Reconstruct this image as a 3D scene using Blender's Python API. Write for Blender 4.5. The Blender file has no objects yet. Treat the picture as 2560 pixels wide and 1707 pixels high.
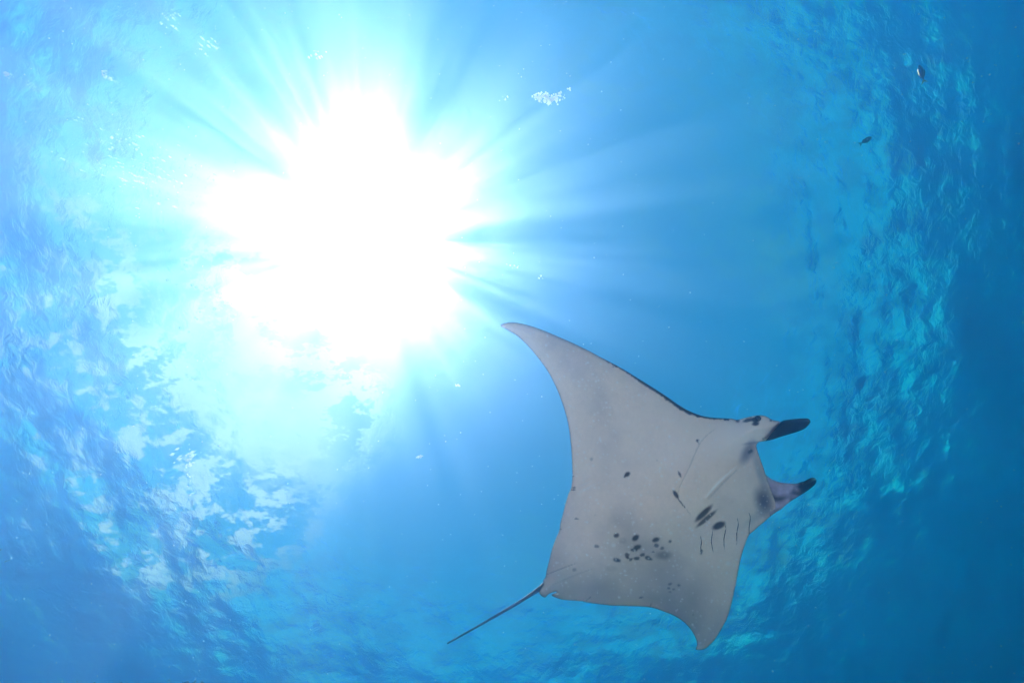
import bpy, math, random
import numpy as np
from mathutils import Vector, Matrix

# ---------------------------------------------------------------- camera
S = bpy.context.scene
FPX, CX, CY = 930.0, 1280.0, 853.5            # focal length and centre in pixels of the photograph
ZEN = (1238.0, 754.0)                          # where straight up lies in the photograph
SUNPX = (922.0, 596.0)
CAM_Z = -8.0                                   # camera depth, the surface is z = 0
zc = Vector((ZEN[0]-CX, -(ZEN[1]-CY), -FPX)).normalized()
xc = Vector((1, 0, 0)); xc = (xc - zc*xc.dot(zc)).normalized()
yc = zc.cross(xc)
ROT = Matrix((xc, yc, zc))                     # camera axes -> world axes
EYE = Vector((0, 0, CAM_Z))
def ray(px, py): return ROT @ Vector((px-CX, -(py-CY), -FPX)).normalized()
def at(px, py, depth): return EYE + ROT @ (Vector(((px-CX)/FPX, -(py-CY)/FPX, -1.0))*depth)
cd = bpy.data.cameras.new('camera'); cam = bpy.data.objects.new('camera', cd)
S.collection.objects.link(cam); S.camera = cam
cam.matrix_world = Matrix.Translation(EYE) @ ROT.to_4x4()
cd.sensor_width = 36; cd.lens = 36*FPX/2560; cd.clip_start = .02; cd.clip_end = 3000

# ---------------------------------------------------------------- exposure and sampling
S.view_settings.view_transform = 'Standard'; S.view_settings.look = 'None'
S.view_settings.exposure = 1.22; S.view_settings.gamma = 1
S.view_settings.use_curve_mapping = False
S.render.engine = 'CYCLES'
c = S.cycles
c.use_denoising = True; c.max_bounces = 8; c.volume_bounces = 5; c.transparent_max_bounces = 16
c.glossy_bounces = 3; c.transmission_bounces = 6; c.diffuse_bounces = 3
c.caustics_refractive = False; c.caustics_reflective = False
c.sample_clamp_indirect = 6; c.use_adaptive_sampling = False

# ---------------------------------------------------------------- node helpers
def nd(nt, typ, **kw):
    n = nt.nodes.new(typ)
    for k, v in kw.items():
        if k in n.inputs.keys(): n.inputs[k].default_value = v
        else: setattr(n, k, v)
    return n
def math_(nt, op, a, b=None, clamp=False):
    n = nt.nodes.new('ShaderNodeMath'); n.operation = op; n.use_clamp = clamp
    for i, v in enumerate((a, b)):
        if v is None: continue
        if isinstance(v, (int, float)): n.inputs[i].default_value = v
        else: nt.links.new(v, n.inputs[i])
    return n.outputs[0]
def mixc(nt, blend, fac, a, b):
    n = nt.nodes.new('ShaderNodeMix'); n.data_type = 'RGBA'; n.blend_type = blend
    for s, v in ((n.inputs[0], fac), (n.inputs[6], a), (n.inputs[7], b)):
        if hasattr(v, 'is_output'): nt.links.new(v, s)
        elif isinstance(v, tuple) and len(v) == 3: s.default_value = (*v, 1)
        else: s.default_value = v
    return n.outputs[2]
def ramp(nt, fac, stops):
    n = nt.nodes.new('ShaderNodeValToRGB'); nt.links.new(fac, n.inputs[0])
    e = n.color_ramp.elements
    while len(e) < len(stops): e.new(0.5)
    for el, (p, v) in zip(e, stops):
        el.position = p; el.color = (v, v, v, 1) if isinstance(v, (int, float)) else (*v, 1)
    return n.outputs[0]
def newmat(name):
    m = bpy.data.materials.new(name); m.use_nodes = True; nt = m.node_tree; nt.nodes.clear()
    out = nt.nodes.new('ShaderNodeOutputMaterial'); return m, nt, out

# ---------------------------------------------------------------- sky and sun
sun_dir = ray(*SUNPX)
el = math.asin(sun_dir.z); az = math.atan2(sun_dir.x, sun_dir.y)
W = bpy.data.worlds.new('World'); S.world = W; W.use_nodes = True
nt = W.node_tree; nt.nodes.clear()
sky = nt.nodes.new('ShaderNodeTexSky'); sky.sky_type = 'NISHITA'; sky.sun_disc = False
sky.sun_elevation = el; sky.sun_rotation = az; sky.ozone_density = 5; sky.air_density = 1.0; sky.dust_density = 0.15
hs = nd(nt, 'ShaderNodeHueSaturation', Saturation=1.7, Value=1.0); nt.links.new(sky.outputs[0], hs.inputs['Color'])
blue = mixc(nt, 'MULTIPLY', 1.0, hs.outputs[0], (0.0, 1.85, 1.12))
tc = nt.nodes.new('ShaderNodeTexCoord')
sep = nt.nodes.new('ShaderNodeSeparateXYZ'); nt.links.new(tc.outputs['Generated'], sep.inputs[0])
den = math_(nt, 'ADD', math_(nt, 'MAXIMUM', sep.outputs[2], 0.0), 0.35)
cx = math_(nt, 'DIVIDE', sep.outputs[0], den); cy = math_(nt, 'DIVIDE', sep.outputs[1], den)
cmb = nt.nodes.new('ShaderNodeCombineXYZ'); nt.links.new(cx, cmb.inputs[0]); nt.links.new(cy, cmb.inputs[1])
nz = nd(nt, 'ShaderNodeTexNoise', Scale=1.6, Detail=7.0, Roughness=0.58); nt.links.new(cmb.outputs[0], nz.inputs['Vector'])
bank = math_(nt, 'MULTIPLY', math_(nt, 'ADD', cx, 0.25), -0.03)         # the cloud bank lies to the west
cl = math_(nt, 'ADD', nz.outputs[0], bank)
cl = ramp(nt, cl, ((0.50, 0.0), (0.70, 1.0)))
lit = mixc(nt, 'MIX', cl, blue, (.3, 2.3, 3.0))
def air(px, py):
    """direction in the air of the sky that is seen through the surface at this place of the photograph"""
    w = ray(px, py); h = Vector((w.x, w.y)); k = min(.995, 1.333*h.length)/h.length
    return Vector((w.x*k, w.y*k, math.sqrt(max(0, 1-(h.length*k)**2))))
tot = None
for px, py, wd, am in ((690, 1050, .24, 1.15), (600, 930, .20, .9), (820, 1010, .16, .9), (170, 700, .14, .45), (560, 700, .2, .8)):
    a_ = air(px, py); qx, qy = a_.x/(a_.z+.35), a_.y/(a_.z+.35)
    ddx = math_(nt, 'SUBTRACT', cx, qx); ddy = math_(nt, 'SUBTRACT', cy, qy)
    r2 = math_(nt, 'ADD', math_(nt, 'MULTIPLY', ddx, ddx), math_(nt, 'MULTIPLY', ddy, ddy))
    g_ = math_(nt, 'MULTIPLY', math_(nt, 'POWER', math.e, math_(nt, 'MULTIPLY', r2, -1/wd**2)), am)
    tot = g_ if tot is None else math_(nt, 'ADD', tot, g_)
nz2 = nd(nt, 'ShaderNodeTexNoise', Scale=5.5, Detail=5.0, Roughness=0.6, Distortion=0.4); nt.links.new(cmb.outputs[0], nz2.inputs['Vector'])
c2 = math_(nt, 'MULTIPLY', tot, math_(nt, 'ADD', math_(nt, 'MULTIPLY', math_(nt, 'SUBTRACT', nz2.outputs[0], 0.5), 2.4), 1.0))
c2 = ramp(nt, c2, ((0.22, 0.0), (1.25, 1.0)))
lit = mixc(nt, 'MIX', c2, lit, (3.4, 5.6, 6.2))                           # sunlit cumulus
bg = nd(nt, 'ShaderNodeBackground', Strength=0.07); nt.links.new(lit, bg.inputs[0])
wo = nt.nodes.new('ShaderNodeOutputWorld'); nt.links.new(bg.outputs[0], wo.inputs[0])

sd = bpy.data.lights.new('sun', 'SUN'); sun = bpy.data.objects.new('sun', sd); S.collection.objects.link(sun)
sd.energy = 5.0; sd.angle = math.radians(0.5); sd.color = (1.0, 0.96, 0.9)
sun.rotation_euler = (-sun_dir).to_track_quat('-Z', 'Y').to_euler()

# ---------------------------------------------------------------- helpers for objects
def link(name, me, mat=None, parent=None):
    o = bpy.data.objects.new(name, me); S.collection.objects.link(o)
    if mat: me.materials.append(mat)
    if parent: o.parent = parent
    return o
def mesh_np(name, v, f, smooth=True):
    """v (n,3) array, f (m,3) or (m,4) array"""
    me = bpy.data.meshes.new(name); v = np.asarray(v, np.float32); f = np.asarray(f, np.int32); k = f.shape[1]
    me.vertices.add(len(v)); me.vertices.foreach_set('co', v.ravel())
    me.loops.add(f.size); me.loops.foreach_set('vertex_index', f.ravel())
    me.polygons.add(len(f)); me.polygons.foreach_set('loop_start', np.arange(0, f.size, k, dtype=np.int32))
    me.update(calc_edges=True); me.validate()
    if smooth: me.polygons.foreach_set('use_smooth', np.ones(len(me.polygons), bool))
    return me
def grid_faces(nu, nv):
    i, j = np.meshgrid(np.arange(nu-1), np.arange(nv-1), indexing='ij'); a = (i*nv+j).ravel()
    return np.stack([a, a+nv, a+nv+1, a+1], 1)

# ---------------------------------------------------------------- sea surface
rng = np.random.default_rng(5)
N = 640
t = np.linspace(-1, 1, N); ax = np.sign(t)*(26*np.abs(t) + 380*np.abs(t)**7)
X, Y = np.meshgrid(ax, ax, indexing='ij')
Z = np.zeros_like(X)
for k in range(90):
    lam = 0.14*(3.6/0.14)**rng.random(); kk = 2*math.pi/lam
    th = math.radians(-35) + rng.normal(0, 0.75)
    amp = 0.0017*lam**0.95*rng.uniform(.5, 1.3)
    ph = kk*(X*math.cos(th)+Y*math.sin(th)) + rng.uniform(0, 6.28)
    Z += amp*(np.sin(ph) + 0.2*np.sin(2*ph+1.57))
Z *= np.exp(-(np.maximum(np.hypot(X, Y)-26, 0)/20)**2)
SEA_AX, SEA_Z = ax, Z
sea = link('water_surface', mesh_np('water_surface', np.stack([X, Y, Z], -1).reshape(-1, 3), grid_faces(N, N)))
sea['kind'] = 'structure'
m, nt, out = newmat('sea surface')
tc = nt.nodes.new('ShaderNodeTexCoord'); P = tc.outputs['Object']
n1 = nd(nt, 'ShaderNodeTexNoise', Scale=4.0, Detail=6.0, Roughness=0.6, Distortion=0.6); nt.links.new(P, n1.inputs['Vector'])
n2 = nd(nt, 'ShaderNodeTexNoise', Scale=0.55, Detail=3.0, Roughness=0.5, Distortion=0.5); nt.links.new(P, n2.inputs['Vector'])
h = math_(nt, 'ADD', math_(nt, 'MULTIPLY', n1.outputs[0], 0.016), math_(nt, 'MULTIPLY', n2.outputs[0], 0.06))
bmp = nd(nt, 'ShaderNodeBump', Strength=1.0, Distance=1.0); nt.links.new(h, bmp.inputs['Height'])
fr = nd(nt, 'ShaderNodeFresnel', IOR=1.333); nt.links.new(bmp.outputs[0], fr.inputs['Normal'])
rf = nd(nt, 'ShaderNodeBsdfRefraction', IOR=1.333, Roughness=0.0); rf.inputs['Color'].default_value = (.95, .98, 1, 1)
nt.links.new(bmp.outputs[0], rf.inputs['Normal'])
SP = EYE + sun_dir*(-CAM_Z/sun_dir.z)                                   # where the camera's own sunbeam passes the surface
MX, MY = -7.77-SP.x, -2.67-SP.y
# focusing ripples: the sheet lets more light through in some places than in others
mp = nt.nodes.new('ShaderNodeMapping'); mp.inputs['Rotation'].default_value = (0, 0, math.radians(-15)); mp.inputs['Scale'].default_value = (.7, 1.1, 1)
va = nt.nodes.new('ShaderNodeVectorMath'); va.operation = 'ADD'; nt.links.new(P, va.inputs[0]); va.inputs[1].default_value = (MX, MY, 0); nt.links.new(va.outputs[0], mp.inputs[0])
vo = nd(nt, 'ShaderNodeTexNoise', Scale=1.6, Detail=4.0, Roughness=0.72, Distortion=0.1); nt.links.new(mp.outputs[0], vo.inputs['Vector'])
ca = ramp(nt, vo.outputs[0], ((0.49, 0.0), (0.54, 1.0)))
tr = nt.nodes.new('ShaderNodeBsdfTransparent')
gl = nd(nt, 'ShaderNodeBsdfGlossy', Roughness=0.0); gl.inputs['Color'].default_value = (.0, .58, 1, 1); nt.links.new(bmp.outputs[0], gl.inputs['Normal'])
m1 = nt.nodes.new('ShaderNodeMixShader'); nt.links.new(ca, m1.inputs[0]); nt.links.new(rf.outputs[0], m1.inputs[1]); nt.links.new(tr.outputs[0], m1.inputs[2])
m2 = nt.nodes.new('ShaderNodeMixShader'); nt.links.new(fr.outputs[0], m2.inputs[0]); nt.links.new(m1.outputs[0], m2.inputs[1]); nt.links.new(gl.outputs[0], m2.inputs[2])
nt.links.new(m2.outputs[0], out.inputs[0])
sea.data.materials.append(m)

# ---------------------------------------------------------------- seabed of pale fill sand, out of view, added to bounce light onto the belly
SB = -14.0
t = np.linspace(-1, 1, 160); t = np.sign(t)*(40*np.abs(t)+360*np.abs(t)**5); X, Y = np.meshgrid(t, t, indexing='ij')
s2 = np.clip((np.hypot(X+2, Y+1)-9)/14, 0, 1)
sr = np.clip((X-5)/16, 0, 1)
sl = np.clip((X*.42+Y*.9-0)/16, 0, 1)
Z = SB + 0.12*np.sin(X*.21)*np.cos(Y*.17) - 8*sr*sr*(3-2*sr) - 8*sl*sl*(3-2*sl) - 3*s2*s2*(3-2*s2)            # drop-offs shaped to dim the bounce on the lower wing and right side
bed = link('fill_seabed', mesh_np('fill_seabed', np.stack([X, Y, Z], -1).reshape(-1, 3), grid_faces(160, 160)))
bed['kind'] = 'structure'
m, nt, out = newmat('pale fill sand')
tc = nt.nodes.new('ShaderNodeTexCoord')
n1 = nd(nt, 'ShaderNodeTexNoise', Scale=3.0, Detail=5.0); nt.links.new(tc.outputs['Object'], n1.inputs['Vector'])
colr = ramp(nt, n1.outputs[0], ((0.3, (.95, .55, .49)), (0.7, (.97, .64, .57))))
d = nd(nt, 'ShaderNodeBsdfDiffuse', Roughness=0.5); nt.links.new(colr, d.inputs[0]); nt.links.new(d.outputs[0], out.inputs[0])
bed.data.materials.append(m)

# ---------------------------------------------------------------- the water body itself
def box(name, lo, hi):
    v = [(x, y, z) for x in (lo[0], hi[0]) for y in (lo[1], hi[1]) for z in (lo[2], hi[2])]
    f = [(0, 1, 3, 2), (4, 6, 7, 5), (0, 4, 5, 1), (2, 3, 7, 6), (0, 2, 6, 4), (1, 5, 7, 3)]
    return mesh_np(name, v, f, False)
water = link('sea_water', box('sea_water', (-410, -410, SB-34), (410, 410, -0.6)))
water['kind'] = 'structure'
m, nt, out = newmat('clear blue sea water')
s1 = nd(nt, 'ShaderNodeVolumeScatter', phase='DRAINE', Density=0.075, Anisotropy=0.87); s1.inputs['Alpha'].default_value = 150; s1.inputs['Color'].default_value = (.44, .61, 1, 1)
ab = nd(nt, 'ShaderNodeVolumeAbsorption', Density=0.038); ab.inputs['Color'].default_value = (.0, .65, 1, 1)
a2 = nt.nodes.new('ShaderNodeAddShader')
nt.links.new(s1.outputs[0], a2.inputs[0]); nt.links.new(ab.outputs[0], a2.inputs[1])
nt.links.new(a2.outputs[0], out.inputs['Volume'])
water.data.materials.append(m)

# ================================================================= the manta ray
from mathutils import geometry as mg
def catmull(pts, step=2.5, closed=True):
    P = np.array(pts, float); n = len(P); o = []
    for i in range(n if closed else n-1):
        if closed: p0, p1, p2, p3 = P[i-1], P[i], P[(i+1) % n], P[(i+2) % n]
        else: p0, p1, p2, p3 = P[max(i-1, 0)], P[i], P[i+1], P[min(i+2, n-1)]
        k = max(1, int(round(np.linalg.norm(p2-p1)/step)))
        for j in range(k):
            t = j/k
            o.append(.5*((2*p1)+(-p0+p2)*t+(2*p0-5*p1+4*p2-p3)*t*t+(-p0+3*p1-3*p2+p3)*t**3))
    if not closed: o.append(P[-1])
    return np.array(o)
def seg_dist(Q, L):
    """distance of the points Q to the polyline L and the running parameter of the nearest point"""
    best = np.full(len(Q), 1e9); par = np.zeros(len(Q))
    a, b = L[:-1], L[1:]; d = b-a; l2 = np.maximum((d**2).sum(1), 1e-9)
    for i in range(len(a)):
        t = np.clip(((Q-a[i]) @ d[i])/l2[i], 0, 1)
        e = np.hypot(*(Q-(a[i]+t[:, None]*d[i])).T)
        m = e < best; best[m] = e[m]; par[m] = i+t[m]
    return best, par/max(len(a), 1)
def vnoise(Q, s, seed):
    """smooth value noise at the points Q (pixels), cell size s, in -1..1"""
    r = np.random.default_rng(seed); T = r.uniform(-1, 1, (64, 64)); q = Q/s
    i = np.floor(q).astype(int); f = q-i; f = f*f*(3-2*f); x, y = i[:, 0] % 64, i[:, 1] % 64; x1, y1 = (x+1) % 64, (y+1) % 64
    return (T[x, y]*(1-f[:, 0])+T[x1, y]*f[:, 0])*(1-f[:, 1])+(T[x, y1]*(1-f[:, 0])+T[x1, y1]*f[:, 0])*f[:, 1]
def sstep(a, b, x): t = np.clip((x-a)/(b-a), 0, 1); return t*t*(3-2*t)

lead = [(1252,814),(1261,808.6),(1280,806.3),(1303,809),(1330,816),(1361,827),(1391,839.6),(1429.6,856.4),(1468,874.8),(1498.5,891),
 (1533,909),(1567,928),(1606,952.5),(1640,973.5),(1671,994),(1697.5,1012.6),(1717,1024),(1740,1034),(1766,1041.7),(1797,1044.7),(1828,1046),(1843,1049)]
front = [(1856,1045.8),(1871.6,1042),(1887,1038.5),(1900.7,1037.6),(1913,1039.4),(1923.7,1045),(1931,1049.6),(1943.6,1052),(1953,1055),
 (1946,1068),(1936,1083),(1925,1095),(1915,1101.5),(1897.7,1104.5),(1893,1108.6),(1890.8,1113),(1891.5,1119),(1896,1133),(1902,1150),(1908.4,1168),
 (1914.5,1186.8),(1921,1205),(1928,1226),(1937,1250),(1945,1270),(1940,1279.6),(1927,1289.5)]
low = [(1909,1305),(1888.6,1322.7),(1873,1337),(1866,1352),(1858,1374.7),(1849.4,1408),(1839.7,1458),(1830,1504),(1818.6,1542),(1805,1569),
 (1788,1596),(1772.7,1613),(1759,1622),(1746,1624),(1740,1622)]
trail = [(1743,1609),(1739,1594),(1728.7,1575),(1711.5,1555.7),(1688.5,1540),(1658,1527),(1627,1517.5),(1589,1514.8),(1560,1514),(1531.6,1513),
 (1493,1509),(1462,1504),(1455,1502),(1416.8,1499.5),(1401.5,1497),(1379,1487.5),(1392,1480),(1390,1477.5),(1374,1483),(1363,1492.6),(1352,1487),(1348.5,1478),
 (1356,1466),(1359,1459),(1357.5,1449.7),(1364,1441),(1367,1423.7),(1373,1400.7),(1380.4,1372),(1390,1345),(1399,1323),(1400.9,1308),(1411,1270),
 (1420,1238),(1425,1227),(1428.5,1216),(1430.8,1188.6),(1429.6,1142.7),(1426.6,1104),(1420,1058.5),(1408.6,1016),(1393,974),(1372,932),(1345,894),
 (1318.6,863),(1292,838.5),(1269,825)]
OUT = catmull(lead+front+low+trail, 2.6)
def inside(Q, poly):
    c = np.zeros(len(Q), bool); x, y = Q[:, 0], Q[:, 1]; n = len(poly)
    for i in range(n):
        (x1, y1), (x2, y2) = poly[i-1], poly[i]
        if y1 == y2: continue
        m = ((y1 > y) != (y2 > y)) & (x < (x2-x1)*(y-y1)/(y2-y1)+x1); c ^= m
    return c
D0 = 2.6
AX0, AX1 = np.array([1375., 1475.]), np.array([1905., 1150.])      # tail root and mouth: the body's long axis
axd = (AX1-AX0)/np.linalg.norm(AX1-AX0); axn = np.array([axd[1], -axd[0]])
if axn[1] > 0: axn = -axn                                              # points towards the upper wing
BL = np.linalg.norm(AX1-AX0)
def mid_depth(Q):
    """depth of the animal's middle sheet: a gently banked plane whose wings lift away from the camera"""
    u = (Q-AX0) @ axd; v = (Q-AX0) @ axn
    d = D0 + 0.00025*(u-300) - .03
    return d + 2.9e-6*np.clip(210-v, 0, None)**2 + 1.2e-6*np.clip(v-210, 0, None)**2
def bulge(Q):
    u = ((Q-AX0) @ axd)/BL; v = ((Q-AX0) @ axn)
    along = np.clip(1-((u-.60)/.62)**2, 0, 1)**.8
    return 0.21*along*np.exp(-(v/120.)**2) + 0.030*along*np.exp(-((v-10)/300.)**2)
def half_thick(Q, d):
    dm = d*0.0028
    return 0.055*(1-np.exp(-dm/0.09)) + 0.16*np.minimum(np.sqrt(np.maximum(dm, 0)*0.010), .012)
def edge_damp(d): return 1-np.exp(-d*0.0028/0.10)
crease = [([(1438,1408),(1400,1422),(1366,1436)], 4, .006), ([(1487,1418),(1430,1440),(1382,1461)], 4, .005),
 ([(1842,1167),(1800,1206),(1766,1244)], 5, -.007), ([(1752,1105),(1722,1170),(1700,1215),(1694,1240)], 6, .004),
 ([(1462,1502),(1478,1490)], 3, .005), ([(1530,1512),(1535,1504)], 3, .005), ([(1625,1516),(1628,1507)], 3, .005),
 ([(1480,1200),(1440,1236)], 7, -.004), ([(1470,1190),(1436,1222)], 6, .003), ([(1890,1106),(1866,1128),(1848,1150)], 12, .012)]
gx, gy = np.meshgrid(np.arange(1244, 1962, 2.6), np.arange(800, 1632, 2.6)); gx[1::2] += 1.3
G = np.stack([gx.ravel(), gy.ravel()], 1); G = G + np.random.default_rng(1).uniform(-.35, .35, G.shape)
G = G[inside(G, OUT)]
OUTC = np.vstack([OUT, OUT[:1]])
dG, _ = seg_dist(G, OUTC); G = G[dG > 1.5]
nb = len(OUT)
allp = np.vstack([OUT, G])
res = mg.delaunay_2d_cdt([Vector(p) for p in allp], [(i, (i+1) % nb) for i in range(nb)], [], 1, 1e-4)
Q = np.array([(v.x, v.y) for v in res[0]]); F = np.array([f for f in res[2] if len(f) == 3])
a, b, c_ = Q[F[:, 0]], Q[F[:, 1]], Q[F[:, 2]]
area = (b[:, 0]-a[:, 0])*(c_[:, 1]-a[:, 1])-(b[:, 1]-a[:, 1])*(c_[:, 0]-a[:, 0])
F = F[inside((a+b+c_)/3, OUT)]; area = None
dE, _ = seg_dist(Q, OUTC); isb = dE < 1e-3; dE[isb] = 0
a, b, c_ = Q[F[:, 0]], Q[F[:, 1]], Q[F[:, 2]]
flip = ((b[:, 0]-a[:, 0])*(c_[:, 1]-a[:, 1])-(b[:, 1]-a[:, 1])*(c_[:, 0]-a[:, 0])) > 0
F[flip] = F[flip][:, ::-1]                                              # counter-clockwise as seen from the camera
MID = mid_depth(Q); HT = half_thick(Q, dE); BU = bulge(Q)*edge_damp(dE)
rel = np.zeros(len(Q))
for L, w, hgt in crease:
    e, _ = seg_dist(Q, catmull(L, 6, False)); rel += hgt*np.exp(-(e/w)**2)
rel += 0.0012*vnoise(Q, 16, 3) + 0.0022*vnoise(Q, 45, 4)
rel *= edge_damp(dE)
VD = MID - HT - BU + rel                                                # belly (towards the camera)
DD = MID + HT + BU*0.7                                                  # back
def unproj(Q, d):
    loc = np.stack([(Q[:, 0]-CX)/FPX*d, -(Q[:, 1]-CY)/FPX*d, -d], 1)
    return loc @ np.array(ROT).T + np.array(EYE)
vmap = np.arange(len(Q)); inner = ~isb
dmap = np.where(isb, vmap, 0); dmap[inner] = len(Q)+np.arange(inner.sum())
V3 = np.vstack([unproj(Q, VD), unproj(Q[inner], DD[inner])])
FF = np.vstack([F, dmap[F][:, ::-1]])
root_p = np.array(at(1620, 1300, D0))
# ---- pigment of the belly, with light and shade painted in
PI = np.array([.86, .66, .51]); DK = np.array([.012, .018, .026])
col = np.tile(PI, (len(Q), 1))
col *= (1+0.04*vnoise(Q, 60, 8)+0.02*vnoise(Q, 22, 18)+0.025*vnoise(Q, 9, 9)+0.03*vnoise(Q, 4, 10))[:, None]
def paint(k, c): 
    global col
    k = np.clip(k, 0, 1)[:, None]; col = col*(1-k)+np.array(c)*k
wob = 1.8*vnoise(Q, 7, 21)+1.2*vnoise(Q, 3.2, 22)
def R4(x, y): return 1460+x/4.9, 1140+y/4.9
def R2(x, y): return 1080+x/2.613, 1240+y/2.613
def R1(x, y): return 1200+x/2.613, 760+y/2.613
def R3(x, y): return 1740+x/6.533, 980+y/6.533
def spot(cx, cy, rx, ry, ang=0, k=.95, soft=.35, c=DK, ww=1.0):
    global col
    d = Q-np.array([cx, cy]); t = math.radians(ang); x = d[:, 0]*math.cos(t)+d[:, 1]*math.sin(t); y = -d[:, 0]*math.sin(t)+d[:, 1]*math.cos(t)
    r = np.hypot(x/rx, y/ry)+ww*.16*wob*3/max(rx, ry, 3); paint(k*(1-sstep(1-soft, 1+soft, r)), c)
e_, _ = seg_dist(Q, catmull(trail[:22], 8, False)); paint(.58*np.exp(-(e_/95.)**2)*(1+.35*vnoise(Q, 34, 61)), (.20, .21, .20))  # grey hind margin, deepened to paint in the shade of the hind belly
e_, _ = seg_dist(Q, catmull([(1400,860),(1470,960),(1520,1080),(1545,1180)], 8, False)); paint(.22*np.exp(-(e_/38.)**2)*(1+.5*vnoise(Q, 35, 62)), (.24, .26, .30))  # painted shade of the hollow down the upper wing root
e_, _ = seg_dist(Q, catmull([(1560,1330),(1660,1420),(1730,1520)], 8, False)); paint(.36*np.exp(-(e_/65.)**2)*(1+.5*vnoise(Q, 35, 63)), (.20, .21, .22))  # shade painted over the lower wing
spot(1850, 1085, 75, 42, -20, .8, .9, (.98, .82, .70), 0); spot(1690, 1080, 150, 80, -25, .4, .9, (.95, .78, .66), 0)  # brighter light on head and front belly, painted as paler skin
dl, tl = seg_dist(Q, catmull(lead, 5, False))
wd = np.interp(tl, [0, .12, .25, .33, .45, .58, .72, .82, .9, 1], [0, 3, 4, 3, 3, 5, 7.5, 8, 3.5, 3.5])
sm = np.interp(tl, [0, .25, .4, .5, 1], [.25, .3, .55, .95, 1])
paint(sm*(1-sstep(-1.2, 1.2, dl-wd-wob*np.interp(tl, [0, .4, 1], [.3, .8, 1.0]))), DK)
paint(.30*(1-sstep(4, 10, dl))*np.interp(tl, [0, .1, .4, .5], [0, 1, 1, 0]), (.2, .24, .25))
paint(.6*(1-sstep(.6, 2.6, dE+.35*wob)), DK)                            # back colour shows along the rim
for (x, y, rx, ry, ang, k) in [(530,222,36,27,-35,.95),(500,248,16,10,-40,.7),(1172,222,13,44,-25,.9),(1125,468,24,56,-32,.97),(1465,700,136,34,-44,.93),(1500,765,152,26,-40,.88),
  (1652,848,82,42,-25,.95),(395,970,38,27,-10,.9),(632,1000,48,32,-38,.95),(880,1022,48,27,-18,.9),(1055,1042,20,20,0,.8),(155,1102,34,20,5,.62),
  (650,1115,50,30,-20,.92),(610,1145,44,20,0,.9),(888,1090,27,24,0,.8),(958,1125,25,20,0,.7),(848,1172,14,10,0,.6),(525,1212,28,30,20,.82),(538,1242,22,18,0,.8),
  (572,1262,24,16,-20,.8),(648,1250,40,22,-8,.85),(715,1207,34,20,-15,.85),(780,1242,34,26,15,.9),(815,1258,28,16,15,.85),(395,1268,38,24,10,.85),(425,1276,30,20,10,.8),
  (1437,1170,15,30,8,.95),(2028,945,10,22,0,.7)]:
    cx, cy = R4(x, y); spot(cx, cy, rx/4.9, ry/4.9, ang, k)
spot(*R4(975, 1212), 92/4.9, 50/4.9, 0, .55, .6); spot(*R4(1590, 1000), 60, 60, 0, .0)
for (x, y, rx, ry, ang, k) in [(1555,572,13,9,-15,.7),(1612,582,11,8,0,.7),(1545,600,11,6,0,.7),(1578,607,9,5,0,.6),(1555,625,11,5,0,.65),(1365,660,15,6,-10,.7),
  (930,478,15,11,0,.5),(1245,290,26,22,0,.18),(945,147,13,5,5,.7),(1705,770,6,5,0,.5),(840,215,7,4,0,.7),(1170,470,40,18,0,.12),(1075,328,16,10,10,.1)]:
    spot(*R2(x, y), rx/2.613, ry/2.613, ang, k)
for (x, y, rx, ry, ang, k) in [(728,1012,11,11,0,.35),(1422,893,8,10,0,.85),(1428,910,5,8,0,.4),(612,1198,12,5,-8,.9),(610,1212,12,5,-8,.9),(872,408,6,4,30,.6),(607,1122,8,4,0,.8),(1157,1018,4,4,0,.4),
  (750,1380,12,6,-40,.14),(1560,1440,4,4,0,.2)]:
    spot(*R1(x, y), rx/2.613, ry/2.613, ang, k)
def line(pts, w, k, c=DK, taper=True):
    e, t = seg_dist(Q, catmull(pts, 4, False)); wd = w*(np.sin(np.clip(t, .02, .98)*math.pi)**.5 if taper else 1)
    paint(k*(1-sstep(wd*.5, wd*1.3, e)), c)
line([R4(1140, 500), R4(1190, 570), R4(1245, 638)], 1.7, .9)
line([R4(1245, 638), R4(1310, 720)], 1.0, .25)
line([(1438,1408),(1400,1422),(1366,1436)], 1.4, .5); line([(1487,1418),(1430,1440),(1382,1461)], 1.6, .22)  # shading of the folds, painted as dark lines
line([(1462,1503),(1480,1489)], 1.2, .7); line([(1531,1512),(1536,1504)], 1.2, .7); line([(1625,1517),(1628,1506)], 1.6, .7)
line([(1842,1164),(1800,1203),(1764,1243)], 3.2, .6, (.92, .86, .76)); line([(1846,1171),(1806,1209),(1770,1249)], 2.2, .35, (.3, .29, .28)); line([(1790,1070),(1752,1105),(1722,1170),(1700,1215),(1693,1240)], 1.8, .25)  # lit and shaded sides of the midline ridge and jaw crease, painted
# eye patch, shade painted into the mouth corners
spot(*R3(985, 440), 75/6.5, 48/6.5, -22, .95, .25); spot(*R3(860, 455), 95/6.5, 30/6.5, -15, .92, .3); spot(*R3(972, 515), 60/6.5, 34/6.5, -8, .95, .3)
spot(*R3(1010, 430), 50/6.5, 50/6.5, 0, .95, .2); spot(*R3(680, 470), 30/6.5, 24/6.5, 0, .8, .5); spot(*R3(1222, 462), 20/6.5, 18/6.5, 0, .7, .5)
PU = (.12, .11, .16)
spot(1869, 1131, 28, 12, -62, .8, .75, PU); spot(*R3(880, 975), 6, 4, -30, .85, .5); spot(*R3(905, 955), 4, 3, 40, .8, .5); spot(1880, 1107, 20, 3.2, -8, .55, .7, PU); spot(*R3(25, 793), 3, 3, 0, .9)
spot(1910, 1253, 19, 31, -12, .93, .8, (.04, .04, .07)); spot(1902, 1185, 9, 55, -18, .42, .8, (.12, .15, .22)); spot(1895, 1287, 40, 9, -38, .3, .8, (.16, .17, .2))
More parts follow.
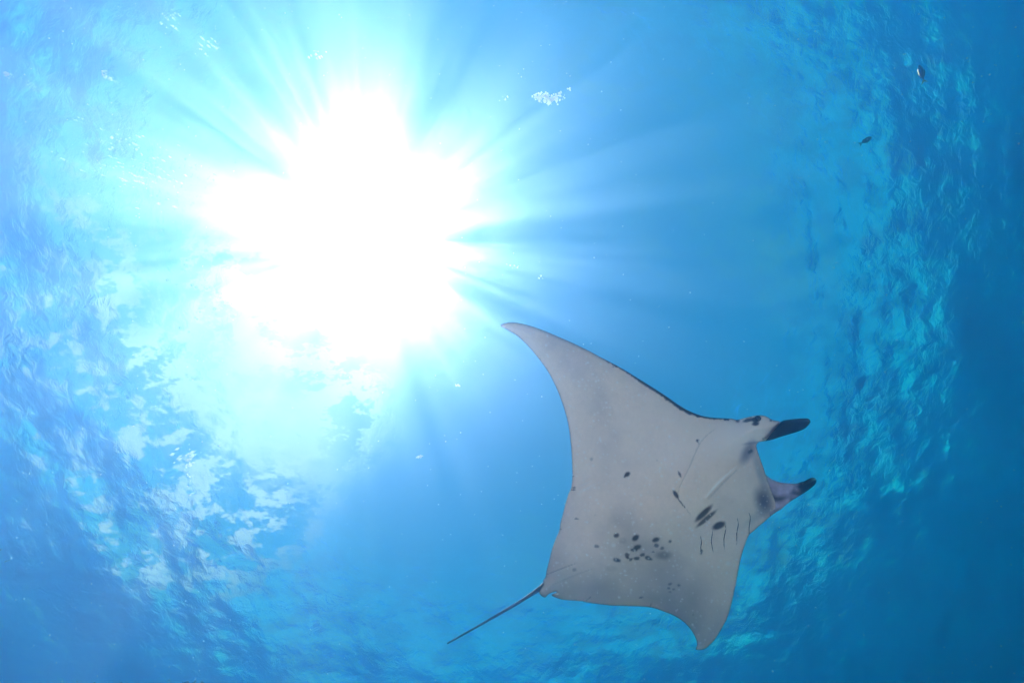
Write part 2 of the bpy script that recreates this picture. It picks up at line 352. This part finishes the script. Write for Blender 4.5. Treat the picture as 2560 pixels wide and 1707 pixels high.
for x, y in [(1120, 738), (1140, 745), (1100, 760), (1090, 752)]: spot(*R3(x, y), 1.8, 1.3, 0, .8)
# pale scars, parasites and specks
r_ = np.random.default_rng(77); sel = r_.choice(np.flatnonzero(dE > 8), 560, replace=False)
for i in sel: spot(Q[i, 0], Q[i, 1], *([r_.uniform(1.4, 2.6)]*2), 0, r_.uniform(.25, .8), .5, (.86, .85, .80), 0)
for x, y, rr in [(1935,438,16),(1925,500,8),(1365,52,12),(1315,170,10),(1075,25,8),(1185,320,14),(1560,240,12)]:
    spot(*R2(x, y), rr/2.6, rr/3.0, 0, .45, .6, (.84, .82, .76), 0)
line([(1440,1236),(1490,1208)], 3, .22, (.82, .80, .76)); line([(1452,1214),(1480,1200)], 2.5, .2, (.82, .80, .76))
BACK = np.array([.016, .020, .026])
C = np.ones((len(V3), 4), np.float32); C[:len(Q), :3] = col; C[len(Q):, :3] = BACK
def skin(name, rough=.55, trans=.0):
    m, nt, out = newmat(name)
    at_ = nt.nodes.new('ShaderNodeAttribute'); at_.attribute_name = 'pigment'
    tc = nt.nodes.new('ShaderNodeTexCoord')
    n1 = nd(nt, 'ShaderNodeTexNoise', Scale=90.0, Detail=3.0); nt.links.new(tc.outputs['Object'], n1.inputs['Vector'])
    b_ = nd(nt, 'ShaderNodeBump', Strength=.25, Distance=.004); nt.links.new(n1.outputs[0], b_.inputs['Height'])
    p = nd(nt, 'ShaderNodeBsdfPrincipled', Roughness=rough); p.inputs['Specular IOR Level'].default_value = .12
    nt.links.new(at_.outputs['Color'], p.inputs['Base Color']); nt.links.new(b_.outputs[0], p.inputs['Normal'])
    if trans:
        t_ = nt.nodes.new('ShaderNodeBsdfTranslucent'); nt.links.new(at_.outputs['Color'], t_.inputs[0])
        mx = nd(nt, 'ShaderNodeMixShader', Fac=trans); nt.links.new(p.outputs[0], mx.inputs[1]); nt.links.new(t_.outputs[0], mx.inputs[2]); nt.links.new(mx.outputs[0], out.inputs[0])
    else: nt.links.new(p.outputs[0], out.inputs[0])
    return m
SKIN = skin('manta skin')
def set_pig(me, C):
    at_ = me.color_attributes.new('pigment', 'FLOAT_COLOR', 'POINT'); at_.data.foreach_set('color', np.asarray(C, np.float32).ravel())
def empty(name, loc, label, cat, group=None):
    o = bpy.data.objects.new(name, None); S.collection.objects.link(o); o.location = loc; o.empty_display_size = .1
    o['label'] = label; o['category'] = cat
    if group: o['group'] = group
    return o
manta = empty('manta_ray', root_p, 'large manta ray with a pale spotted belly and dark-tipped head fins gliding overhead', 'manta ray')
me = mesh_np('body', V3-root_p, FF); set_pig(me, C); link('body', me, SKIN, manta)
VP = unproj(Q, VD)
def on_belly(px, py, lift=0.0):
    i = np.argmin((Q[:, 0]-px)**2+(Q[:, 1]-py)**2); return at(px, py, float(VD[i])-lift)

def tube(path, radii, flat=1.0, ns=10, updir=None):
    """closed tapered tube along 3D points; flat < 1 squashes it along updir"""
    P = [Vector(p) for p in path]; v = []; f = []
    for i, p in enumerate(P):
        t = (P[min(i+1, len(P)-1)]-P[max(i-1, 0)]).normalized()
        u = (updir or Vector((0, 0, 1))); u = (u-t*u.dot(t)).normalized(); w = t.cross(u)
        for k in range(ns):
            a = 2*math.pi*k/ns; v.append(p+u*(math.sin(a)*radii[i]*flat)+w*(math.cos(a)*radii[i]))
    n = len(P)
    for i in range(n-1):
        for k in range(ns): f.append((i*ns+k, i*ns+(k+1) % ns, (i+1)*ns+(k+1) % ns, (i+1)*ns+k))
    v.append(P[0]); v.append(P[-1])
    for k in range(ns):
        f.append((n*ns, (k+1) % ns, k, k)); f.append((n*ns+1, (n-1)*ns+k, (n-1)*ns+(k+1) % ns, (n-1)*ns+(k+1) % ns))
    return v, f
def mesh_py(name, v, f, smooth=True):
    me = bpy.data.meshes.new(name)
    me.from_pydata([tuple(x) for x in v], [], [tuple(dict.fromkeys(q)) for q in f]); me.update()
    if smooth: me.polygons.foreach_set('use_smooth', np.ones(len(me.polygons), bool))
    return me
def plain(name, c, rough=.5, spec=.3):
    m, nt, out = newmat(name); tc = nt.nodes.new('ShaderNodeTexCoord')
    n1 = nd(nt, 'ShaderNodeTexNoise', Scale=40.0, Detail=3.0); nt.links.new(tc.outputs['Object'], n1.inputs['Vector'])
    cc = ramp(nt, n1.outputs[0], ((.3, tuple(x*.75 for x in c)), (.7, tuple(min(1, x*1.2) for x in c))))
    p = nd(nt, 'ShaderNodeBsdfPrincipled', Roughness=rough); p.inputs['Specular IOR Level'].default_value = spec
    nt.links.new(cc, p.inputs['Base Color']); nt.links.new(p.outputs[0], out.inputs[0]); return m
DARKSKIN = plain('dark blue grey skin', (.020, .030, .042), .45)
# tail: a long thin whip
tp = catmull([(1366,1460),(1352,1469),(1300,1503),(1252,1531.5),(1185,1570),(1119,1607)], 14, False)
n = len(tp); pts = [at(x, y, D0+.02+.16*(i/n)) - manta.location for i, (x, y) in enumerate(tp)]
v, f = tube(pts, [np.interp(i/n, [0, .06, .2, 1], [.024, .015, .0105, .0052]) for i in range(n)])
me = mesh_py('tail', v, f); link('tail', me, plain('tail skin', (.045, .085, .13), .3, .5), manta)

# a lobed head fin: sheet between two edge curves, with thickness and a roll
def lobe(name, edge_a, edge_b, depth, thick, pig, nu=44, nv=16, roll=0.0):
    A = catmull(edge_a, 2, False); B = catmull(edge_b, 2, False)
    ia = np.linspace(0, len(A)-1, nu); ib = np.linspace(0, len(B)-1, nu)
    pa = np.stack([np.interp(ia, range(len(A)), A[:, k]) for k in (0, 1)], 1); pb = np.stack([np.interp(ib, range(len(B)), B[:, k]) for k in (0, 1)], 1)
    q = []; par = []
    for i in range(nu):
        for j in range(nv):
            s = j/(nv-1); q.append(pa[i]*(1-s)+pb[i]*s); par.append((i/(nu-1), s))
    q = np.array(q); par = np.array(par); u, s = par.T
    cross = np.sqrt(np.maximum(0, 1-(2*s-1)**2)); tipf = np.minimum(1, np.sqrt(np.maximum(0, (1-u))*6))
    d = depth(u, s)
    h = thick*cross*tipf
    fr_ = unproj(q, d-h-roll*cross*(1-.5*u)); bk = unproj(q, d+h*.6-roll*.7*cross*(1-.5*u)); N_ = nu*nv
    f = grid_faces(nu, nv); ff = [tuple(x) for x in f]+[tuple(N_+np.array(x)[::-1]) for x in f]
    for i in range(nu-1):
        for j in (0, nv-1): a0, a1 = i*nv+j, (i+1)*nv+j; ff.append((a0, a1, a1+N_, a0+N_))
    for j in range(nv-1):
        for i in (0, nu-1): a0, a1 = i*nv+j, i*nv+j+1; ff.append((a0, a1, a1+N_, a0+N_))
    me = mesh_py(name, list(np.vstack([fr_, bk])-root_p), ff)
    pc = pig(u, s, q); Cc = np.ones((2*N_, 4), np.float32); Cc[:N_, :3] = pc; Cc[N_:, :3] = BACK
    set_pig(me, Cc); return link(name, me, SKIN, manta)
nav = float(mid_depth(np.array([[1935., 1080.]]))[0])
def pig_up(u, s, q):
    k = vnoise(q, 9, 31)*.12+vnoise(q, 4, 32)*.12+1
    return np.array([.014, .030, .042])*k[:, None]
o = lobe('cephalic_fin', [(1951,1056),(1959,1050.4),(1977,1048),(2000,1045.8),(2013,1045.2),(2021,1046.5),(2025.5,1050.5),(2026.7,1054)],
     [(1913,1102.5),(1934,1097.6),(1954,1091),(1977,1084),(1997,1078),(2011,1071.8),(2020,1064),(2026.5,1055)], lambda u, s: nav-.045+.10*u, .012, pig_up, roll=.025)
o['label'] = 'rolled dark head fin seen from its dark side'
nlo = float(mid_depth(np.array([[1935., 1240.]]))[0])
def pig_lo(u, s, q):  # fold shading and the lit tip are painted into this colour
    base = np.array([.40, .34, .42]); dk = np.array([.012, .026, .038]); k = sstep(.40, .74, u+.14*(s-.5)+.09*vnoise(q, 8, 41)+.04*vnoise(q, 3, 44))
    c = base*(1+.25*vnoise(q, 10, 42)+.12*vnoise(q, 4, 43))[:, None]
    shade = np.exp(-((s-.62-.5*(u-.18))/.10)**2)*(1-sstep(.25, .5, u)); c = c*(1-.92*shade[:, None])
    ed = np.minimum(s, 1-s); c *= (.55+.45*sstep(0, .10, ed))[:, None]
    c = c*(1-k[:, None])+dk*k[:, None]
    tip = sstep(.86, .93, u)*(1-sstep(.42, .52, s)); return c*(1-tip[:, None])+np.array([.10, .22, .24])*tip[:, None]
o = lobe('cephalic_fin', [(1913.5,1184.5),(1922.5,1193),(1931.4,1198.4),(1940,1202.4),(1949,1205),(1962.7,1207),(1976,1208),(1989.5,1208.5),(2003,1203.8),(2011.8,1201.5),(2020.7,1196.6),(2027,1194),(2035,1193.6),(2040.5,1198)],
     [(1925,1291),(1940,1279.6),(1952,1273),(1962.7,1263.6),(1976,1252.9),(1989.5,1244.4),(2003,1236),(2016,1227.9),(2029.6,1218),(2037.7,1210),(2041,1203),(2041,1199)], lambda u, s: nlo-.02+.08*u+.05*np.abs(s-.5), .014, pig_lo, roll=-.035)
o['label'] = 'pale purple head fin with a dark curled tip'
# gill slits: thin lips of dark skin along the belly
GM = plain('gill slit lining', (.05, .052, .058), .6)
for pts in [[(1428,975),(1438,1060),(1430,1110),(1437,1195)], [(1577,895),(1570,960),(1560,1040),(1570,1110),(1585,1185)], [(1728,815),(1737,880),(1716,1000),(1714,1060),(1722,1148)],
            [(1874,750),(1890,830),(1872,930),(1872,1010),(1870,1085)], [(2018,685),(2038,750),(2028,830),(2022,880),(2026,955)]]:
    L = catmull([R4(*p) for p in pts], 3, False); n = len(L)
    P3 = [on_belly(x, y, .001)-manta.location for x, y in L]
    v, f = tube(P3, [.0034*max(.25, math.sin(math.pi*min(max(i/(n-1), .03), .97))**.6) for i in range(n)], .7, 8)
    link('gill_slit', mesh_py('gill_slit', v, f), GM, manta)
# eye on the side of the head
def ball(r, seg=16, ring=10, sx=1, sy=1, sz=1):
    v = []; f = []
    for i in range(ring+1):
        th = math.pi*i/ring
        for k in range(seg): ph = 2*math.pi*k/seg; v.append((r*sx*math.sin(th)*math.cos(ph), r*sy*math.sin(th)*math.sin(ph), r*sz*math.cos(th)))
    for i in range(ring):
        for k in range(seg): f.append((i*seg+k, (i+1)*seg+k, (i+1)*seg+(k+1) % seg, i*seg+(k+1) % seg))
    return v, f
ex, ey = R3(1012, 428); pe = on_belly(ex, ey, 0)-manta.location
v, f = ball(.020); eye = link('eye', mesh_py('eye', [Vector(x)+pe for x in v], f), plain('dark eye', (.008, .016, .02), .12, .6), manta)

# ================================================================= fish
def fish_mesh(L, Hh, Ww, bend=0.0, forked=True):
    """fish of length L along +x (head at +L/2); returns body verts/faces and tail verts/faces"""
    xs = np.linspace(0, 1, 22); prof = np.array([np.interp(x, [0, .03, .10, .25, .42, .60, .80, .93, 1], [.03, .22, .52, .88, 1, .88, .48, .2, .17]) for x in xs])
    v = []; ns = 14
    for x, p in zip(xs, prof):
        for k in range(ns):
            a = 2*math.pi*k/ns; v.append((L*(.5-.82*x), Ww*.5*p**.9*math.cos(a)+bend*L*x*x, Hh*.5*p*math.sin(a)))
    f = [tuple(q) for q in []]
    for i in range(len(xs)-1):
        for k in range(ns): f.append((i*ns+k, i*ns+(k+1) % ns, (i+1)*ns+(k+1) % ns, (i+1)*ns+k))
    f.append(tuple(range(ns))); f.append(tuple(range((len(xs)-1)*ns, len(xs)*ns))[::-1])
    x0 = L*(.5-.80); x1 = -L*.5; th = Ww*.05; y0 = bend*L*.66; y1 = bend*L*1.05
    sh = [(x0, .10), (x1+.10*L, .36), (x1-.02*L, .62), (x1+.085*L, .10 if forked else .5), (x1+.095*L, 0), (x1+.085*L, -.10 if forked else -.5), (x1-.02*L, -.62), (x1+.10*L, -.36), (x0, -.10)]
    tv = []; 
    for s in (1, -1):
        for (x, z) in sh: tv.append((x, (y0+(y1-y0)*(x0-x)/(x0-x1))+s*th, z*Hh*.9))
    n = len(sh); tf = [tuple(range(n)), tuple(range(n, 2*n))[::-1]]+[(i, (i+1) % n, n+(i+1) % n, n+i) for i in range(n)]
    # dorsal and belly fins
    dv = []; df = []
    for sgn, xa, xb, hh in ((1, .16, -.24, .16), (-1, -.02, -.22, .13)):
        m_ = 8; b0 = len(dv)
        for i in range(m_+1):
            t = i/m_; x = L*(xa+(xb-xa)*t); xx = .5-x/L; pz = np.interp(min(xx/.82, 1), xs, prof)*Hh*.5; yb = bend*L*(xx/.82)**2
            zt = pz+hh*Hh*math.sin(math.pi*min(.15+.85*t, 1))**.8
            for s in (1, -1): dv += [(x, yb+s*th, sgn*(pz*.9)), (x, yb+s*th*.4, sgn*zt)]
        for i in range(m_):
            a = b0+i*4; b = a+4
            df += [(a, b, b+1, a+1), (a+2, a+3, b+3, b+2), (a+1, b+1, b+3, a+3)]
    return (v, f), (tv, tf), (dv, df)
def frame_px(h, t, d_h, d_t, side):
    """position and axes of a fish from its snout and tail in the photograph"""
    H, T = at(*h, d_h), at(*t, d_t); x = (H-T); L = x.length; x.normalize(); tow = (EYE-(H+T)/2).normalized()
    up = x.cross(tow).normalized()*side; up = (up+tow*0.15).normalized(); up = (up-x*up.dot(x)).normalized(); y = up.cross(x)
    return (H+T)/2, L, Matrix((x, y, up)).transposed()
def make_fish(h, t, d_h, d_t, hr, wr, mats, label, name='fish', side=1, bend=0.0, group=None, cat='fish', parts=True):
    p, L, M = frame_px(h, t, d_h, d_t, side)
    (bv, bf), (tv, tf), (dv, df) = fish_mesh(L, L*hr, L*wr, bend)
    o = empty(name, p, label, cat, group); o.rotation_euler = M.to_euler()
    link('body', mesh_py('body', bv, bf), mats[0], o)
    link('tail_fin', mesh_py('tail_fin', tv, tf, False), mats[1], o)
    if parts:
        link('fin', mesh_py('fin', dv, df, False), mats[-1] if len(mats) > 3 else mats[1], o)
        for s in (1, -1):
            ev, ef = ball(L*.018, 10, 6); link('eye', mesh_py('eye', [Vector(e)+Vector((L*.42, s*L*wr*.30, L*hr*.10)) for e in ev], ef), mats[2], o)
    return o
# two-tone skin: blue back, pale yellow flank stripe
m, nt, out = newmat('blue and yellow scales'); tc = nt.nodes.new('ShaderNodeTexCoord'); sp = nt.nodes.new('ShaderNodeSeparateXYZ'); nt.links.new(tc.outputs['Generated'], sp.inputs[0])
n1 = nd(nt, 'ShaderNodeTexNoise', Scale=24.0); nt.links.new(tc.outputs['Generated'], n1.inputs['Vector'])
zz = math_(nt, 'ADD', sp.outputs[2], math_(nt, 'MULTIPLY', math_(nt, 'SUBTRACT', n1.outputs[0], .5), .08))
cr = ramp(nt, zz, ((.05, (.50, .54, .44)), (.15, (.46, .50, .24)), (.23, (.03, .10, .26)), (.9, (.015, .05, .14))))
p = nd(nt, 'ShaderNodeBsdfPrincipled', Roughness=.35); nt.links.new(cr, p.inputs['Base Color'])
nt.links.new(p.outputs[0], out.inputs[0]); BLUEF = m
FINM = plain('dark blue fin', (.02, .05, .12), .4); YF = plain('yellow tail fin', (.62, .64, .40), .4)
EYEM = plain('fish eye', (.01, .01, .012), .15, .6); GREYF = plain('dark grey scales', (.035, .045, .05), .45)
make_fish((2297,163), (2312,209), 6.2, 6.2, .22, .14, (BLUEF, YF, EYEM, FINM), 'slender blue fish with a pale yellow belly stripe and forked tail', 'fusilier_fish', side=1, bend=.05)
make_fish((2179,342.5), (2150,360), 6.3, 6.3, .34, .17, (GREYF, GREYF, EYEM), 'small oval dark fish with a thin tail swimming under the rippled surface', 'fish', side=1, bend=-.10)
small = [((425,1698),(418.5,1700),'tiny dark round fish just above the thicker dark fish at the bottom'), ((473,1704.5),(454,1706.5),'thick dark blue fish cut by the bottom edge of the water view'),
 ((491,1701),(480,1706),'slim dark fish tilted upwards beside the thick dark blue fish'), ((502,1702),(510,1706.5),'slim dark fish tilted downwards at the end of the bottom row'),
 ((195,1701),(190,1704),'faint dark fish speck alone near the lower left corner'), ((233,1705.5),(241,1706.5),'flat dark fish speck second from the lower left corner'), ((306,1704),(299,1706.5),'short dark fish speck third from the lower left corner'),
 ((18,1401),(11,1404),'larger of two dark specks of fish by the left edge'), ((25,1399),(20.5,1401),'smaller of two dark specks of fish by the left edge'), ((4,1372),(-3,1377),'dark fish half cut off by the left edge')]
for h, t, lab in small:
    make_fish(h, t, 6.0, 6.0, .38, .2, (GREYF, GREYF, EYEM), lab, 'fish', group='far small fish along the picture edge', parts=False)
make_fish((2512,1566), (2489,1574), 11, 11, .5, .2, (GREYF, GREYF, EYEM), 'distant fish almost lost in the dark blue haze of the lower right', 'fish', parts=False)

# ================================================================= air bubbles, one object each
m, nt, out = newmat('air bubble skin')
g_ = nd(nt, 'ShaderNodeBsdfGlass', IOR=1/1.333, Roughness=0.0); nt.links.new(g_.outputs[0], out.inputs[0]); BUB = m
bub = '265,122 258,175 218,192 312,188 347,170 346,200 450,190 322,242 310,262 362,268 115,258 147,275 252,278 235,335 305,325 262,362 128,392 190,412 204,410 206,446 268,432 352,412 384,414 318,436 325,466 309,480 214,473 243,475 260,485 243,517 180,513 130,548 190,560 240,560 235,575 247,606 240,602 290,640 245,640 283,665 123,608 188,652 187,680 245,695 268,702 256,706 42,410 65,420 105,412 110,436 90,482 88,520 30,492 440,275 450,262 487,238 485,285 462,312 437,322 420,345 500,245 730,48 710,56 712,118 700,120 655,128 655,148 577,143 785,88 838,155 315,902 270,912 279,945 250,945 239,985 261,998 350,1025 120,1068 192,1102 315,1107 323,1128 348,1122 390,1106 407,1105 415,1070 430,1085 408,1125 428,1135 455,1160 465,1160 500,1140 510,1165 520,1165 490,1190 500,1200 540,1170 535,1207 510,1237 555,1243 470,1243 415,1230 545,1275 570,1265 590,1265 600,1245 625,1255 490,1293 475,1320 503,1335 415,1275 370,1290 390,1290 350,1318 377,1318 338,1360 353,1373 448,1398 222,1441 290,1473'
rb = random.Random(4); base = None
v, f = ball(1.0, 14, 9); bme = mesh_py('bubble', v, f); bme.materials.append(BUB)
BIG = {(347,170), (315,1107), (490,1293), (247,606), (265,122), (348,1122), (555,1243), (120,1068), (222,1441)}
for tok in bub.split():
    x, y = map(int, tok.split(','))
    o = bpy.data.objects.new('bubble', bme) if base is None else base.copy()
    S.collection.objects.link(o); base = base or o
    dpt = rb.uniform(2.6, 4.2); rpx = rb.uniform(2.6, 3.3) if (x, y) in BIG else rb.uniform(1.3, 2.3)
    o.location = at(380+x/3.137, 360+y/3.137, dpt); r = rpx*dpt/FPX; o.scale = (r, r, r*.9); o['category'] = 'bubble'
    if x > 540: lab, grp = 'tiny air bubble strung out on the white edge of the sun glare', 'bubbles on the edge of the glare'
    elif y < 360 and x > 400: lab, grp = 'tiny air bubble in the short chain slanting towards the sun glare', 'bubbles of the slanting chain'
    elif y < 760: lab, grp = 'tiny silvery air bubble in the upper swarm left of the sun glare', 'bubbles of the upper swarm'
    elif y < 1010: lab, grp = 'tiny air bubble in the sparse group between the two swarms', 'bubbles between the swarms'
    else: lab, grp = 'tiny silvery air bubble in the lower swarm left of the sun glare', 'bubbles of the lower swarm'
    if (x, y) == (222, 1441): lab, grp = 'lone round bubble below the lower bubble swarm', None
    if (x, y) == (347, 170): lab, grp = 'biggest bubble at the top of the upper swarm', None
    o['label'] = lab
    if grp: o['group'] = grp
    elif 'group' in o.keys(): del o['group']

# ================================================================= specks of plankton and sun glints, which nobody could count
def specks(name, pts, radii, mat):
    iv = np.array([(0, 0, 1), (0, 0, -1), (1, 0, 0), (-1, 0, 0), (0, 1, 0), (0, -1, 0)], float)
    tf = np.array([(0, 2, 4), (0, 4, 3), (0, 3, 5), (0, 5, 2), (1, 4, 2), (1, 3, 4), (1, 5, 3), (1, 2, 5)])
    V_ = (np.array(pts)[:, None, :]+np.array(radii)[:, None, None]*iv[None]).reshape(-1, 3)
    F_ = (np.arange(len(pts))[:, None, None]*6+tf[None]).reshape(-1, 3)
    o = link(name, mesh_np(name, V_, F_), mat); o['kind'] = 'stuff'; return o
m, nt, out = newmat('pale drifting plankton')
d1 = nt.nodes.new('ShaderNodeBsdfDiffuse'); d1.inputs[0].default_value = (.8, .82, .78, 1); d2 = nt.nodes.new('ShaderNodeBsdfTranslucent'); d2.inputs[0].default_value = (.8, .82, .8, 1)
mx = nd(nt, 'ShaderNodeMixShader', Fac=.6); nt.links.new(d1.outputs[0], mx.inputs[1]); nt.links.new(d2.outputs[0], mx.inputs[2]); nt.links.new(mx.outputs[0], out.inputs[0]); PLK = m
rs = np.random.default_rng(12); pts = []; rad = []
for _ in range(1500):
    d = rs.uniform(1.6, 6.5); x, y = rs.uniform(-60, 2620), rs.uniform(-60, 1770)
    pts.append(at(x, y, d)); rad.append(min(abs(rs.normal(.85, .5)), 1.9)*d/FPX+.0002)
o = specks('plankton', pts, rad, PLK); o['label'] = 'pale drifting specks of plankton scattered through the water'
pts = []; rad = []
def patch(cx, cy, rx, ry, n, s):  # white flecks modelled where the sun glints on the surface
    for _ in range(n):
        x, y = cx+rs.normal(0, rx), cy+rs.normal(0, ry); r_ = ray(x, y); k = -CAM_Z/r_.z; g = EYE+r_*k; k = (SEA_Z[np.searchsorted(SEA_AX, g.x), np.searchsorted(SEA_AX, g.y)]+.03-CAM_Z)/r_.z
        pts.append(EYE+r_*k); rad.append(abs(rs.normal(1, .4))*s*k/FPX)
patch(1372, 246, 16, 7, 70, 2.3); patch(1345, 240, 8, 5, 26, 2.2); patch(1390, 240, 10, 5, 26, 2.0); patch(1424, 223, 3, 2, 6, 2.0); patch(1262, 244, 10, 4, 8, 1.6)
patch(1282, 662, 8, 5, 8, 2.0); patch(1355, 692, 4, 3, 4, 2.2); patch(792, 138, 10, 8, 12, 2.0); patch(1145, 963, 5, 2, 6, 2.0); patch(1050, 1144, 5, 3, 8, 2.2); patch(265, 185, 2, 4, 5, 3); patch(20, 188, 2, 4, 5, 3)
patch(520, 110, 25, 10, 20, 1.5); patch(430, 45, 18, 12, 14, 1.5); patch(300, 370, 60, 60, 60, 1.3); patch(380, 430, 40, 40, 60, 1.4); patch(470, 1165, 8, 25, 30, 2.0); patch(440, 1140, 10, 12, 8, 1.8)
m, nt, out = newmat('white glint flecks'); d2 = nt.nodes.new('ShaderNodeBsdfTranslucent'); d2.inputs[0].default_value = (.96, .96, .95, 1); nt.links.new(d2.outputs[0], out.inputs[0])
o = specks('sun_glint_flecks', pts, rad, m); o['label'] = 'glittering white flecks modelled in place of sun glints on the water surface'
